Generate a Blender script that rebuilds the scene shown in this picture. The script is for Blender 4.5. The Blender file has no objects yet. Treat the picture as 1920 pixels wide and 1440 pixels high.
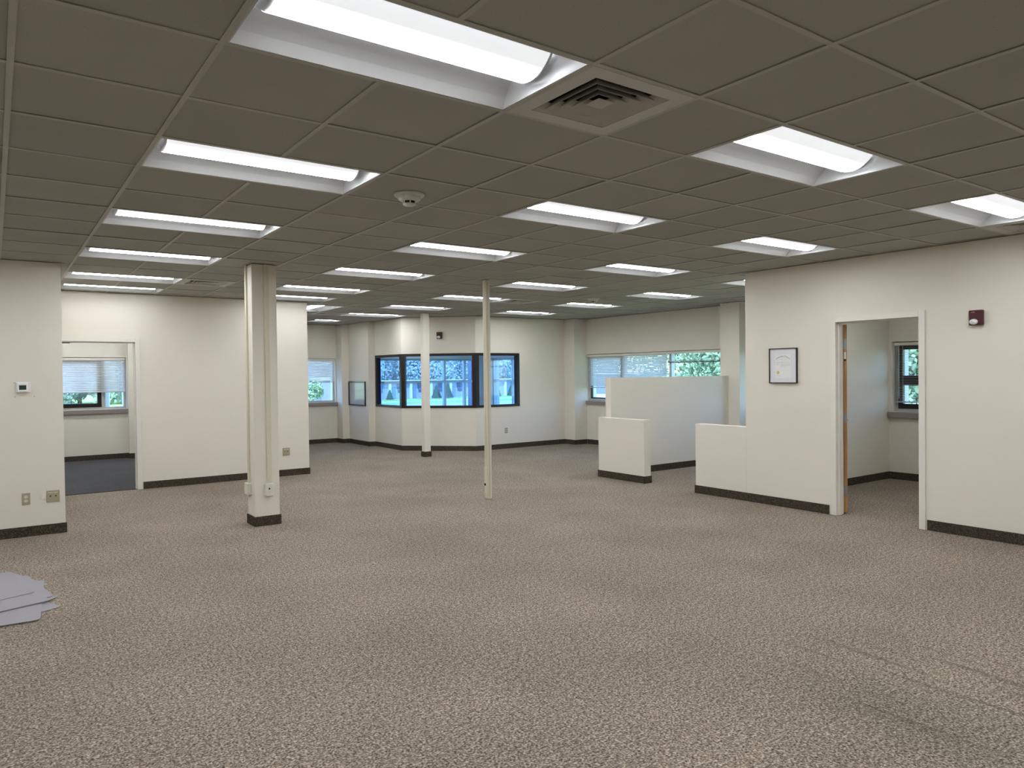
import bpy, bmesh, math, random
from mathutils import Vector, Matrix
random.seed(7)
sc = bpy.context.scene
COL = sc.collection
R = math.radians

# ------------------------------------------------------------------ camera
F_PX = 1361.017
YAW, PITCH, ROLL = 0.62042, -0.014517, -0.011513
CAM = Vector((-0.682, -2.0911, 1.5831))
H = 2.768                      # ceiling height
G = 0.6096                     # ceiling grid module
fw = Vector((math.sin(YAW) * math.cos(PITCH), math.cos(YAW) * math.cos(PITCH), math.sin(PITCH)))
r0 = Vector((math.cos(YAW), -math.sin(YAW), 0)); u0 = r0.cross(fw)
rx = r0 * math.cos(ROLL) + u0 * math.sin(ROLL); ux = -r0 * math.sin(ROLL) + u0 * math.cos(ROLL)
cd = bpy.data.cameras.new('camera'); cam = bpy.data.objects.new('camera', cd); COL.objects.link(cam)
m = Matrix((rx, ux, -fw)).transposed().to_4x4(); m.translation = CAM
cam.matrix_world = m
cd.sensor_width = 36.0; cd.lens = F_PX / 1920 * 36.0; cd.clip_start = 0.05; cd.clip_end = 600
sc.camera = cam

# ------------------------------------------------------------------ world, sun, exposure
SUN_EL, SUN_AZ = R(52), R(215)         # the sun stands behind the building, off the window sides
w = bpy.data.worlds.new('sky'); sc.world = w; w.use_nodes = True
nt = w.node_tree; nt.nodes.clear()
o_ = nt.nodes.new('ShaderNodeOutputWorld'); b_ = nt.nodes.new('ShaderNodeBackground')
s_ = nt.nodes.new('ShaderNodeTexSky'); s_.sky_type = 'NISHITA'; s_.sun_disc = False
s_.sun_elevation = SUN_EL; s_.sun_rotation = SUN_AZ
nt.links.new(s_.outputs[0], b_.inputs[0]); nt.links.new(b_.outputs[0], o_.inputs[0])
b_.inputs[1].default_value = 1.5
sd = bpy.data.lights.new('sun', 'SUN'); sd.energy = 12.0; sd.angle = R(0.6); sd.color = (1, .95, .87)
so = bpy.data.objects.new('sun', sd); COL.objects.link(so)
sdir = Vector((math.sin(SUN_AZ) * math.cos(SUN_EL), math.cos(SUN_AZ) * math.cos(SUN_EL), math.sin(SUN_EL)))
so.rotation_euler = (-sdir).to_track_quat('-Z', 'Y').to_euler(); so.location = (-10, -20, 30)
LAMP = 52.0                             # strength of the troffer lenses
vs = sc.view_settings
vs.view_transform = 'Standard'; vs.look = 'None'; vs.gamma = 1.0; vs.exposure = 0.0; vs.use_curve_mapping = False

# ------------------------------------------------------------------ materials
def mat(name, col, rough=.6, spec=.3, metal=0, noise=None, bump=None, emit=None):
    """noise=(scale, amount) colour mottling, bump=(scale, strength, distance)"""
    M = bpy.data.materials.new(name); M.use_nodes = True
    t = M.node_tree; p = t.nodes['Principled BSDF']
    p.inputs['Base Color'].default_value = (*col, 1); p.inputs['Roughness'].default_value = rough
    p.inputs['Specular IOR Level'].default_value = spec; p.inputs['Metallic'].default_value = metal
    if noise or bump:
        tc = t.nodes.new('ShaderNodeTexCoord')
    if noise:
        n = t.nodes.new('ShaderNodeTexNoise'); n.inputs['Scale'].default_value = noise[0]; n.inputs['Detail'].default_value = 4
        t.links.new(tc.outputs['Object'], n.inputs['Vector'])
        mr = t.nodes.new('ShaderNodeMapRange'); mr.inputs[1].default_value = .3; mr.inputs[2].default_value = .7
        mr.inputs[3].default_value = 1 - noise[1]; mr.inputs[4].default_value = 1 + noise[1]
        t.links.new(n.outputs[0], mr.inputs[0])
        vm = t.nodes.new('ShaderNodeVectorMath'); vm.operation = 'SCALE'; vm.inputs[0].default_value = col
        t.links.new(mr.outputs[0], vm.inputs['Scale']); t.links.new(vm.outputs[0], p.inputs['Base Color'])
    if bump:
        n = t.nodes.new('ShaderNodeTexNoise'); n.inputs['Scale'].default_value = bump[0]; n.inputs['Detail'].default_value = 3
        t.links.new(tc.outputs['Object'], n.inputs['Vector'])
        bp = t.nodes.new('ShaderNodeBump'); bp.inputs['Strength'].default_value = bump[1]; bp.inputs['Distance'].default_value = bump[2]
        t.links.new(n.outputs[0], bp.inputs['Height']); t.links.new(bp.outputs[0], p.inputs['Normal'])
    if emit:
        p.inputs['Emission Color'].default_value = (*emit[0], 1); p.inputs['Emission Strength'].default_value = emit[1]
    return M

WALL = (.735, .69, .605)
M = {}
M['wall'] = mat('wall_paint', WALL, .75, .2, noise=(1.3, .015), bump=(140, .35, .002))
M['frame_white'] = mat('frame_paint', (.74, .70, .63), .45, .35, noise=(3, .02))
M['cream'] = mat('cream_metal', (.63, .59, .46), .45, .4, noise=(6, .02))
M['ivory'] = mat('ivory_plastic', (.36, .32, .215), .4, .4, noise=(30, .02))
M['ivory_light'] = mat('ivory_light_plastic', (.68, .65, .55), .4, .4, noise=(30, .02))
M['white_plastic'] = mat('white_plastic', (.8, .79, .76), .4, .4, noise=(30, .02))
M['dark'] = mat('dark_hole', (.012, .011, .01), .7, .2, noise=(40, .1))
M['lcd'] = mat('lcd_screen', (.02, .045, .035), .15, .5, noise=(25, .15))
M['black_frame'] = mat('black_window_frame', (.012, .007, .007), .35, .4, noise=(10, .1))
M['aluminium'] = mat('window_aluminium', (.50, .53, .50), .4, .5, .3, noise=(5, .03))
M['sill'] = mat('sill_stone', (.27, .235, .215), .35, .4, noise=(60, .12))
M['steel'] = mat('hinge_steel', (.33, .32, .31), .35, .5, .8, noise=(30, .05))
M['tile'] = mat('ceiling_tile', (.38, .375, .335), .95, .05, noise=(2, .03))
M['tee'] = mat('ceiling_tee', (.415, .402, .35), .5, .3, noise=(3, .02))
M['reflector'] = mat('troffer_white', (.46, .465, .465), .28, .5, noise=(3, .01))
M['endcap'] = mat('troffer_endcap', (.45, .45, .45), .5, .3, noise=(20, .03))
M['vent'] = mat('vent_enamel', (.50, .48, .44), .45, .35, noise=(4, .02))
M['detector'] = mat('detector_plastic', (.60, .59, .54), .45, .35, noise=(20, .02))
M['red'] = mat('alarm_red', (.055, .003, .007), .35, .45, noise=(20, .05))
M['strobe'] = mat('strobe_lens', (.75, .75, .76), .08, .8, .2, noise=(60, .35))
M['pink_mark'] = mat('alarm_mark', (.45, .2, .22), .5, .3, noise=(30, .05))
M['black_gloss'] = mat('black_picture_frame', (.008, .008, .009), .3, .5, noise=(10, .05))
M['mat_board'] = mat('mat_board', (.72, .71, .73), .35, .4, noise=(5, .01))
M['paper'] = mat('certificate_paper', (.77, .77, .76), .35, .4, noise=(5, .01))
M['ink'] = mat('print_ink', (.06, .06, .07), .7, .1, noise=(20, .05))
M['ink_grey'] = mat('print_ink_grey', (.52, .52, .53), .7, .1, noise=(20, .05))
M['gold'] = mat('gold_seal', (.62, .50, .16), .4, .5, .2, noise=(60, .15))
M['board'] = mat('whiteboard_face', (.42, .42, .43), .14, .5, noise=(3, .02))
M['blind'] = None

def wood():
    Mx = mat('door_wood', (.36, .19, .07), .4, .4)
    t = Mx.node_tree; p = t.nodes['Principled BSDF']
    tc = t.nodes.new('ShaderNodeTexCoord'); mp = t.nodes.new('ShaderNodeMapping'); mp.inputs['Scale'].default_value = (30, 30, 1.2)
    n = t.nodes.new('ShaderNodeTexNoise'); n.inputs['Scale'].default_value = 2.5; n.inputs['Detail'].default_value = 6
    cr = t.nodes.new('ShaderNodeValToRGB')
    cr.color_ramp.elements[0].color = (.22, .10, .03, 1); cr.color_ramp.elements[0].position = .3
    cr.color_ramp.elements[1].color = (.50, .29, .11, 1); cr.color_ramp.elements[1].position = .7
    t.links.new(tc.outputs['Object'], mp.inputs[0]); t.links.new(mp.outputs[0], n.inputs[0])
    t.links.new(n.outputs[0], cr.inputs[0]); t.links.new(cr.outputs[0], p.inputs['Base Color'])
    return Mx
M['wood'] = wood()

def tile_mat():
    Mx = M['tile']; t = Mx.node_tree; p = t.nodes['Principled BSDF']
    tc = t.nodes.new('ShaderNodeTexCoord')
    v = t.nodes.new('ShaderNodeTexVoronoi'); v.inputs['Scale'].default_value = 55
    t.links.new(tc.outputs['Object'], v.inputs['Vector'])
    oi = t.nodes.new('ShaderNodeObjectInfo')
    mr = t.nodes.new('ShaderNodeMapRange'); mr.inputs[1].default_value = .05; mr.inputs[2].default_value = .13
    mr.inputs[3].default_value = .55; mr.inputs[4].default_value = 1
    t.links.new(v.outputs['Distance'], mr.inputs[0])
    mr2 = t.nodes.new('ShaderNodeMapRange'); mr2.inputs[3].default_value = .95; mr2.inputs[4].default_value = 1.04
    t.links.new(oi.outputs['Random'], mr2.inputs[0])
    mu = t.nodes.new('ShaderNodeMath'); mu.operation = 'MULTIPLY'
    t.links.new(mr.outputs[0], mu.inputs[0]); t.links.new(mr2.outputs[0], mu.inputs[1])
    old = p.inputs['Base Color'].links[0].from_socket
    vm = t.nodes.new('ShaderNodeVectorMath'); vm.operation = 'SCALE'
    t.links.new(old, vm.inputs[0]); t.links.new(mu.outputs[0], vm.inputs['Scale']); t.links.new(vm.outputs[0], p.inputs['Base Color'])
tile_mat()

def carpet(name, dark, light, stain=False, scale=150, wear=True):
    Mx = bpy.data.materials.new(name); Mx.use_nodes = True
    t = Mx.node_tree; p = t.nodes['Principled BSDF']; L = t.links.new; N = t.nodes.new
    p.inputs['Roughness'].default_value = .95; p.inputs['Specular IOR Level'].default_value = .08
    tc = N('ShaderNodeTexCoord')
    n1 = N('ShaderNodeTexNoise'); n1.inputs['Scale'].default_value = scale; n1.inputs['Detail'].default_value = 3; n1.inputs['Roughness'].default_value = .65
    L(tc.outputs['Object'], n1.inputs['Vector'])
    cr = N('ShaderNodeValToRGB'); e = cr.color_ramp.elements
    e[0].position = .33; e[0].color = (*dark, 1); e[1].position = .68; e[1].color = (*light, 1)
    mid = cr.color_ramp.elements.new(.5); mid.color = tuple((a * .66 + b * .34) for a, b in zip(dark, light)) + (1,)
    n1b = N('ShaderNodeTexNoise'); n1b.inputs['Scale'].default_value = scale * .38; n1b.inputs['Detail'].default_value = 2
    L(tc.outputs['Object'], n1b.inputs['Vector'])
    mv = N('ShaderNodeMath'); mv.operation = 'MULTIPLY_ADD'; mv.inputs[1].default_value = .26; L(n1b.outputs[0], mv.inputs[0])
    mw = N('ShaderNodeMath'); mw.operation = 'SUBTRACT'; mw.inputs[1].default_value = .13; L(n1.outputs[0], mw.inputs[0]); L(mw.outputs[0], mv.inputs[2])
    L(mv.outputs[0], cr.inputs[0])
    out = cr.outputs[0]
    n2 = N('ShaderNodeTexNoise'); n2.inputs['Scale'].default_value = .9; n2.inputs['Detail'].default_value = 5; n2.inputs['Roughness'].default_value = .6
    L(tc.outputs['Object'], n2.inputs['Vector'])
    mr = N('ShaderNodeMapRange'); mr.inputs[1].default_value = .32; mr.inputs[2].default_value = .68; mr.inputs[3].default_value = .86; mr.inputs[4].default_value = 1.1
    L(n2.outputs[0], mr.inputs[0])
    vm = N('ShaderNodeVectorMath'); vm.operation = 'SCALE'; L(out, vm.inputs[0]); L(mr.outputs[0], vm.inputs['Scale']); out = vm.outputs[0]
    if stain:      # matted, greyed patch with drag streaks in the carpet
        mp = N('ShaderNodeMapping'); mp.vector_type = 'POINT'
        mp.inputs['Location'].default_value = (-2.75, .62, 0)
        L(tc.outputs['Object'], mp.inputs[0])
        mp2 = N('ShaderNodeMapping'); mp2.inputs['Rotation'].default_value = (0, 0, R(5)); mp2.inputs['Scale'].default_value = (1.55, .85, 0)
        L(mp.outputs[0], mp2.inputs[0])
        ln = N('ShaderNodeVectorMath'); ln.operation = 'LENGTH'; L(mp2.outputs[0], ln.inputs[0])
        nn = N('ShaderNodeTexNoise'); nn.inputs['Scale'].default_value = 4; L(tc.outputs['Object'], nn.inputs['Vector'])
        ad = N('ShaderNodeMath'); ad.operation = 'MULTIPLY_ADD'; ad.inputs[1].default_value = .7; L(nn.outputs[0], ad.inputs[0]); L(ln.outputs['Value'], ad.inputs[2])
        ms = N('ShaderNodeMapRange'); ms.inputs[1].default_value = .55; ms.inputs[2].default_value = 1.05; ms.inputs[3].default_value = .55; ms.inputs[4].default_value = 0
        L(ad.outputs[0], ms.inputs[0])
        mx = N('ShaderNodeMix'); mx.data_type = 'RGBA'
        tv = N('ShaderNodeVectorMath'); tv.operation = 'MULTIPLY'; tv.inputs[1].default_value = (.70, .78, .78); L(out, tv.inputs[0]); L(tv.outputs[0], mx.inputs['B'])
        L(ms.outputs[0], mx.inputs['Factor']); L(out, mx.inputs['A']); out = mx.outputs['Result']
        st = N('ShaderNodeMapping'); st.inputs['Rotation'].default_value = (0, 0, R(-4)); st.inputs['Scale'].default_value = (16, .9, 1); L(tc.outputs['Object'], st.inputs[0])
        ns = N('ShaderNodeTexNoise'); ns.inputs['Scale'].default_value = 1; ns.inputs['Detail'].default_value = 2; L(st.outputs[0], ns.inputs[0])
        m3 = N('ShaderNodeMapRange'); m3.inputs[1].default_value = .55; m3.inputs[2].default_value = .66; m3.inputs[3].default_value = 0; m3.inputs[4].default_value = .5
        L(ns.outputs[0], m3.inputs[0])
        m4 = N('ShaderNodeMapRange'); m4.inputs[1].default_value = .45; m4.inputs[2].default_value = .8; m4.inputs[3].default_value = 1; m4.inputs[4].default_value = 0
        mp3 = N('ShaderNodeMapping'); mp3.inputs['Location'].default_value = (-3.1, .28, 0); L(tc.outputs['Object'], mp3.inputs[0])
        l2 = N('ShaderNodeVectorMath'); l2.operation = 'LENGTH'; L(mp3.outputs[0], l2.inputs[0]); L(l2.outputs['Value'], m4.inputs[0])
        mm = N('ShaderNodeMath'); mm.operation = 'MULTIPLY'; L(m3.outputs[0], mm.inputs[0]); L(m4.outputs[0], mm.inputs[1])
        mx2 = N('ShaderNodeMix'); mx2.data_type = 'RGBA'; mx2.inputs['B'].default_value = (.09, .075, .06, 1)
        L(mm.outputs[0], mx2.inputs['Factor']); L(out, mx2.inputs['A']); out = mx2.outputs['Result']
    L(out, p.inputs['Base Color'])
    bp = N('ShaderNodeBump'); bp.inputs['Strength'].default_value = .9; bp.inputs['Distance'].default_value = .006
    L(n1.outputs[0], bp.inputs['Height']); L(bp.outputs[0], p.inputs['Normal'])
    return Mx
M['carpet'] = carpet('carpet_taupe', (.045, .036, .028), (.57, .475, .375), True, 92)
M['carpet_blue'] = carpet('carpet_slate', (.05, .05, .055), (.13, .125, .125), False)
M['base'] = carpet('carpet_base', (.028, .021, .015), (.125, .10, .077), False, 110)

def glass(name, tint):
    Mx = bpy.data.materials.new(name); Mx.use_nodes = True
    t = Mx.node_tree; t.nodes.clear(); N = t.nodes.new; L = t.links.new
    o = N('ShaderNodeOutputMaterial'); a = N('ShaderNodeBsdfTransparent'); g = N('ShaderNodeBsdfGlossy'); mx = N('ShaderNodeMixShader')
    tc = N('ShaderNodeTexCoord'); n = N('ShaderNodeTexNoise'); n.inputs['Scale'].default_value = .6
    L(tc.outputs['Object'], n.inputs['Vector'])
    mr = N('ShaderNodeMapRange'); mr.inputs[3].default_value = .97; mr.inputs[4].default_value = 1.03; L(n.outputs[0], mr.inputs[0])
    vm = N('ShaderNodeVectorMath'); vm.operation = 'SCALE'; vm.inputs[0].default_value = tint; L(mr.outputs[0], vm.inputs['Scale']); L(vm.outputs[0], a.inputs[0])
    g.inputs['Roughness'].default_value = .02; mx.inputs[0].default_value = .05
    L(a.outputs[0], mx.inputs[1]); L(g.outputs[0], mx.inputs[2]); L(mx.outputs[0], o.inputs[0])
    return Mx
M['glass'] = glass('window_glass', (.76, .88, .98))
M['glass_in'] = glass('inner_glass', (.60, .76, .98))

def two_side(name, col, trans, rough=.5, alpha=1.0, gloss=.0):
    Mx = bpy.data.materials.new(name); Mx.use_nodes = True
    t = Mx.node_tree; t.nodes.clear(); N = t.nodes.new; L = t.links.new
    o = N('ShaderNodeOutputMaterial'); d = N('ShaderNodeBsdfDiffuse'); tr = N('ShaderNodeBsdfTranslucent'); mx = N('ShaderNodeMixShader')
    tc = N('ShaderNodeTexCoord'); n = N('ShaderNodeTexNoise'); n.inputs['Scale'].default_value = 4; L(tc.outputs['Object'], n.inputs['Vector'])
    mr = N('ShaderNodeMapRange'); mr.inputs[3].default_value = .94; mr.inputs[4].default_value = 1.05; L(n.outputs[0], mr.inputs[0])
    vm = N('ShaderNodeVectorMath'); vm.operation = 'SCALE'; vm.inputs[0].default_value = col; L(mr.outputs[0], vm.inputs['Scale'])
    L(vm.outputs[0], d.inputs[0]); L(vm.outputs[0], tr.inputs[0]); mx.inputs[0].default_value = trans
    L(d.outputs[0], mx.inputs[1]); L(tr.outputs[0], mx.inputs[2]); s = mx.outputs[0]
    if gloss:
        g = N('ShaderNodeBsdfGlossy'); g.inputs['Roughness'].default_value = rough; m2 = N('ShaderNodeMixShader'); m2.inputs[0].default_value = gloss
        L(s, m2.inputs[1]); L(g.outputs[0], m2.inputs[2]); s = m2.outputs[0]
    if alpha < 1:
        tp = N('ShaderNodeBsdfTransparent'); m3 = N('ShaderNodeMixShader'); m3.inputs[0].default_value = alpha
        L(tp.outputs[0], m3.inputs[1]); L(s, m3.inputs[2]); s = m3.outputs[0]
    L(s, o.inputs[0])
    return Mx
M['blind'] = two_side('blind_slat', (.68, .67, .66), .35, .4, 1, .04)
M['blind_dark'] = mat('blind_rail_dark', (.06, .065, .06), .5, .3, noise=(8, .05))
M['sheet'] = two_side('clear_plastic', (.50, .475, .52), .2, .15, .64, .12)
M['leaf'] = two_side('leaf_green', (.26, .36, .24), .35, .5)
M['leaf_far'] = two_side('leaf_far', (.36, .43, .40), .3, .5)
M['conifer'] = two_side('conifer_needles', (.08, .15, .10), .2, .5)
M['bark'] = mat('bark', (.12, .10, .08), .9, .1, noise=(8, .2))
M['grass'] = mat('grass', (.24, .36, .12), .95, .05, noise=(.8, .25), bump=(30, .4, .05))
M['asphalt'] = mat('pavement', (.34, .34, .34), .9, .1, noise=(.5, .06))
M['concrete'] = mat('concrete', (.55, .54, .52), .9, .1, noise=(1, .05))
M['ext_wall'] = mat('far_building_wall', (.24, .25, .29), .85, .1, noise=(.3, .05))
M['ext_white'] = mat('far_building_white', (.45, .46, .47), .7, .2, noise=(.5, .03))
M['ext_dark'] = mat('far_building_glass', (.04, .055, .09), .2, .5, noise=(.4, .2))
M['ext_brick'] = mat('own_facade', (.33, .30, .27), .9, .1, noise=(2, .1))
M['ext_blue'] = mat('metal_cladding', (.13, .155, .21), .6, .3, .0, noise=(.6, .05))
M['plenum'] = mat('plenum_deck', (.09, .085, .08), .95, .05, noise=(1, .1))

def lens_mat(name, LAMP):
    Mx = bpy.data.materials.new(name); Mx.use_nodes = True
    t = Mx.node_tree; p = t.nodes['Principled BSDF']; N = t.nodes.new; L = t.links.new
    p.inputs['Base Color'].default_value = (.8, .82, .85, 1); p.inputs['Roughness'].default_value = .4
    tc = N('ShaderNodeTexCoord'); sx = N('ShaderNodeSeparateXYZ'); L(tc.outputs['Object'], sx.inputs[0])
    ab = N('ShaderNodeMath'); ab.operation = 'ABSOLUTE'; L(sx.outputs['Y'], ab.inputs[0])
    mr = N('ShaderNodeMapRange'); mr.interpolation_type = 'SMOOTHSTEP'
    mr.inputs[1].default_value = .008; mr.inputs[2].default_value = .088; mr.inputs[3].default_value = LAMP; mr.inputs[4].default_value = .72
    L(ab.outputs[0], mr.inputs[0]); L(mr.outputs[0], p.inputs['Emission Strength'])
    p.inputs['Emission Color'].default_value = (.93, .965, 1.0, 1)
    return Mx
M['lens'] = lens_mat('troffer_lens', LAMP)
M['lens_low'] = lens_mat('troffer_lens_dimmed', LAMP * .5)    # dimmed so these two lights do not wash out the long left wall

# ------------------------------------------------------------------ mesh builder and object helpers
class MB:
    def __init__(s): s.v = []; s.f = []
    def box(s, x0, x1, y0, y1, z0, z1):
        return s.prism([(x0, y0), (x1, y0), (x1, y1), (x0, y1)], z0, z1)
    def prism(s, pts, z0, z1):
        n = len(pts); k = len(s.v)
        ar = sum(pts[i][0] * pts[(i + 1) % n][1] - pts[(i + 1) % n][0] * pts[i][1] for i in range(n))
        if ar < 0: pts = pts[::-1]
        s.v += [(x, y, z0) for x, y in pts] + [(x, y, z1) for x, y in pts]
        s.f += [tuple(range(k + n - 1, k - 1, -1)), tuple(range(k + n, k + 2 * n))]
        s.f += [(k + i, k + (i + 1) % n, k + n + (i + 1) % n, k + n + i) for i in range(n)]
        return s
    def prism_y(s, pts, y0, y1):      # profile in x,z extruded along y
        n = len(pts); k = len(s.v)
        ar = sum(pts[i][0] * pts[(i + 1) % n][1] - pts[(i + 1) % n][0] * pts[i][1] for i in range(n))
        if ar < 0: pts = pts[::-1]
        s.v += [(x, y0, z) for x, z in pts] + [(x, y1, z) for x, z in pts]
        s.f += [tuple(range(k, k + n)), tuple(range(k + 2 * n - 1, k + n - 1, -1))]
        s.f += [(k + (i + 1) % n, k + i, k + n + i, k + n + (i + 1) % n) for i in range(n)]
        return s
    def quad(s, a, b, c, d):
        k = len(s.v); s.v += [a, b, c, d]; s.f.append((k, k + 1, k + 2, k + 3)); return s
    def lathe(s, prof, n=32, c=(0, 0, 0)):
        k = len(s.v); m_ = len(prof)
        for i in range(n):
            a = 2 * math.pi * i / n
            s.v += [(c[0] + r * math.cos(a), c[1] + r * math.sin(a), c[2] + z) for r, z in prof]
        for i in range(n):
            for j in range(m_ - 1):
                s.f.append((k + i * m_ + j, k + ((i + 1) % n) * m_ + j, k + ((i + 1) % n) * m_ + j + 1, k + i * m_ + j + 1))
        return s
    def tube(s, p, q, r, n=8):
        p, q = Vector(p), Vector(q); d = (q - p).normalized()
        a = d.orthogonal().normalized(); b = d.cross(a); k = len(s.v)
        for c in (p, q):
            for i in range(n):
                t = 2 * math.pi * i / n; s.v.append(tuple(c + a * (r * math.cos(t)) + b * (r * math.sin(t))))
        s.f += [(k + i, k + (i + 1) % n, k + n + (i + 1) % n, k + n + i) for i in range(n)]
        s.f += [tuple(range(k + n - 1, k - 1, -1)), tuple(range(k + n, k + 2 * n))]
        return s
    def mesh(s, name, material, off=(0, 0, 0), smooth=False):
        me = bpy.data.meshes.new(name)
        me.from_pydata([(x - off[0], y - off[1], z - off[2]) for x, y, z in s.v], [], s.f); me.update()
        if smooth:
            for p in me.polygons: p.use_smooth = True
        if material: me.materials.append(material)
        return me
    def build(s, name, material, parent=None, off=(0, 0, 0), smooth=False, bevel=0):
        o = bpy.data.objects.new(name, s.mesh(name, material, off, smooth)); COL.objects.link(o)
        if parent: o.parent = parent
        if bevel:
            md = o.modifiers.new('bevel', 'BEVEL'); md.width = bevel; md.segments = 2; md.limit_method = 'ANGLE'
        return o

def tag(o, label=None, cat=None, group=None, kind=None):
    if label: o['label'] = label
    if cat: o['category'] = cat
    if group: o['group'] = group
    if kind: o['kind'] = kind
    return o
def thing(name, label, cat, loc=(0, 0, 0), rz=0, group=None, kind=None):
    o = bpy.data.objects.new(name, None); COL.objects.link(o)
    o.location = loc; o.rotation_euler = (0, 0, rz); o.empty_display_size = .1
    return tag(o, label, cat, group, kind)
def wp(name, mb, material, root, **kw):       # a part authored in world coordinates under an unrotated root
    return mb.build(name, material, root, off=tuple(root.location), **kw)
def struct(name, mb, material, label, cat='wall', origin=(0, 0, 0), **kw):
    o = mb.build(name, material, None, off=origin, **kw); o.location = origin
    return tag(o, label, cat, kind='structure')
def copy_tree(o, parent=None):
    c = o.copy(); COL.objects.link(c)
    if parent: c.parent = parent
    for ch in list(o.children): copy_tree(ch, c)
    return c

WT = H - .003          # wall tops stop a hair under the ceiling grid
# ------------------------------------------------------------------ floor, ceiling deck
fl = MB(); fl.quad((-4.4, -5.8, 0), (10.5, -5.8, 0), (10.5, 14.7, 0), (-4.4, 14.7, 0))
struct('floor', fl, M['carpet'], 'taupe speckled loop carpet across the whole open office', 'floor')
f2 = MB(); f2.box(-2.5, 3.33, 9.40, 14.0, .0005, .004)
struct('floor_side_office', f2, M['carpet_blue'], 'slate blue-grey carpet seen through the left doorway', 'floor')
cb = MB(); cb.box(-4.5, 10.52, -5.9, 14.8, H + .22, H + .30)
ceiling = struct('ceiling', cb, M['plenum'], 'suspended ceiling of grey acoustic tiles in a metal grid', 'ceiling')

# ------------------------------------------------------------------ walls
def wall_x(mb, x0, x1, y0, y1, openings=(), z1=WT):      # runs along x, openings (xa, xb, za, zb)
    cur = x0
    for a, b, za, zb in sorted(openings):
        if a > cur: mb.box(cur, a, y0, y1, 0, z1)
        if za > 0: mb.box(a, b, y0, y1, 0, za)
        if zb < z1: mb.box(a, b, y0, y1, zb, z1)
        cur = b
    if cur < x1: mb.box(cur, x1, y0, y1, 0, z1)
    return mb
def wall_y(mb, y0, y1, x0, x1, openings=(), z1=WT):
    cur = y0
    for a, b, za, zb in sorted(openings):
        if a > cur: mb.box(x0, x1, cur, a, 0, z1)
        if za > 0: mb.box(x0, x1, a, b, 0, za)
        if zb < z1: mb.box(x0, x1, a, b, zb, z1)
        cur = b
    if cur < y1: mb.box(x0, x1, cur, y1, 0, z1)
    return mb

W = M['wall']
struct('wall_left_near', wall_x(MB(), -4.2, -.10, 6.67, 6.79), W, 'cream wall at the left edge carrying the thermostat')
struct('wall_left_return', wall_y(MB(), 6.79, 9.35, -.22, -.10), W, 'cream return wall behind the thermostat wall')
D1 = (.055, .955)                     # doorway 1 clear width
struct('wall_left', wall_x(MB(), -2.5, 3.45, 9.35, 9.47, [(D1[0] - .03, D1[1] + .03, 0, 2.115)]), W, 'long cream wall behind the square column with the left doorway')
struct('wall_alcove_side', wall_y(MB(), 9.47, 14.3, 3.33, 3.45), W, 'cream wall leading back into the alcove')
struct('wall_side_office_left', wall_y(MB(), 9.47, 14.0, -2.62, -2.5), W, 'cream left wall of the side office')
struct('wall_side_office_back', wall_x(MB(), -2.62, 3.33, 14.0, 14.62, [(-.35, 1.455, .975, 1.985)]), W, 'cream window wall of the side office behind the left doorway')
struct('wall_side_office_pilaster', MB().box(1.475, 1.95, 13.86, 14.0, 0, WT), W, 'cream pilaster beside the side office window', 'pilaster')
struct('wall_alcove_back', wall_x(MB(), 3.33, 6.1, 14.3, 14.62, [(4.7, 5.90, .955, 1.985)]), W, 'cream window wall at the back of the alcove')
struct('wall_alcove_pilaster', MB().box(5.93, 6.1, 13.97, 14.3, 0, WT), W, 'narrow cream pilaster right of the alcove window', 'pilaster')
struct('wall_alcove_right', wall_y(MB(), 12.88, 14.62, 6.1, 6.25), W, 'cream wall with the small whiteboard left of the corner window')
# glazed corner room: three faces
A0, A1, A2, A3 = (6.25, 12.88), (6.25, 11.57), (7.37, 10.45), (10.08, 10.45)
def off_poly(pts, d):
    out = []
    for i, p in enumerate(pts):
        nrm = []
        for a, b in ((i - 1, i), (i, i + 1)):
            if a < 0 or b >= len(pts): continue
            t = Vector((pts[b][0] - pts[a][0], pts[b][1] - pts[a][1])).normalized(); nrm.append(Vector((-t.y, t.x)))
        n = sum(nrm, Vector((0, 0))); n.normalize(); n *= d / n.dot(nrm[0]); out.append((p[0] + n.x, p[1] + n.y))
    return out
OUTL = [A0, A1, A2, A3]; INL = off_poly(OUTL, .12)
def face_wall(i, z0, z1, mb=None): return (mb or MB()).prism([OUTL[i], OUTL[i + 1], INL[i + 1], INL[i]], z0, z1)
BZ0, BZ1 = .885, 2.015                # band of corner windows
BX1, BY1 = 8.475, 12.83               # its ends on the right and left face
mb = face_wall(0, 0, BZ0); face_wall(0, BZ1, WT, mb); mb.box(6.25, 6.37, BY1, 12.88, BZ0, BZ1)
struct('wall_corner_room_left', mb, W, 'cream left face of the glazed corner room')
mb = face_wall(1, 0, BZ0); face_wall(1, BZ1, WT, mb)
struct('wall_corner_room_front', mb, W, 'cream angled face of the glazed corner room with red alarm')
mb = face_wall(2, 0, BZ0); face_wall(2, BZ1, WT, mb); mb.box(BX1, 10.08, 10.45, 10.57, BZ0, BZ1)
struct('wall_corner_room_right', mb, W, 'cream right face of the glazed corner room with an outlet')
struct('wall_corner_room_back', wall_x(MB(), 6.25, 10.36, 14.3, 14.62, [(6.6, 9.95, .5, 1.985)]), W, 'outside wall of the glazed corner room')
struct('wall_corner_room_outer', wall_y(MB(), 10.57, 14.3, 10.08, 10.36, [(10.9, 13.95, .5, 1.985)]), W, 'right outside wall of the glazed corner room')
struct('wall_right_far', wall_y(MB(), 3.43, 10.57, 10.08, 10.36, [(3.75, 5.62, .955, 1.985), (6.16, 10.10, .955, 1.985)]), W, 'cream far right window wall')
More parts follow.
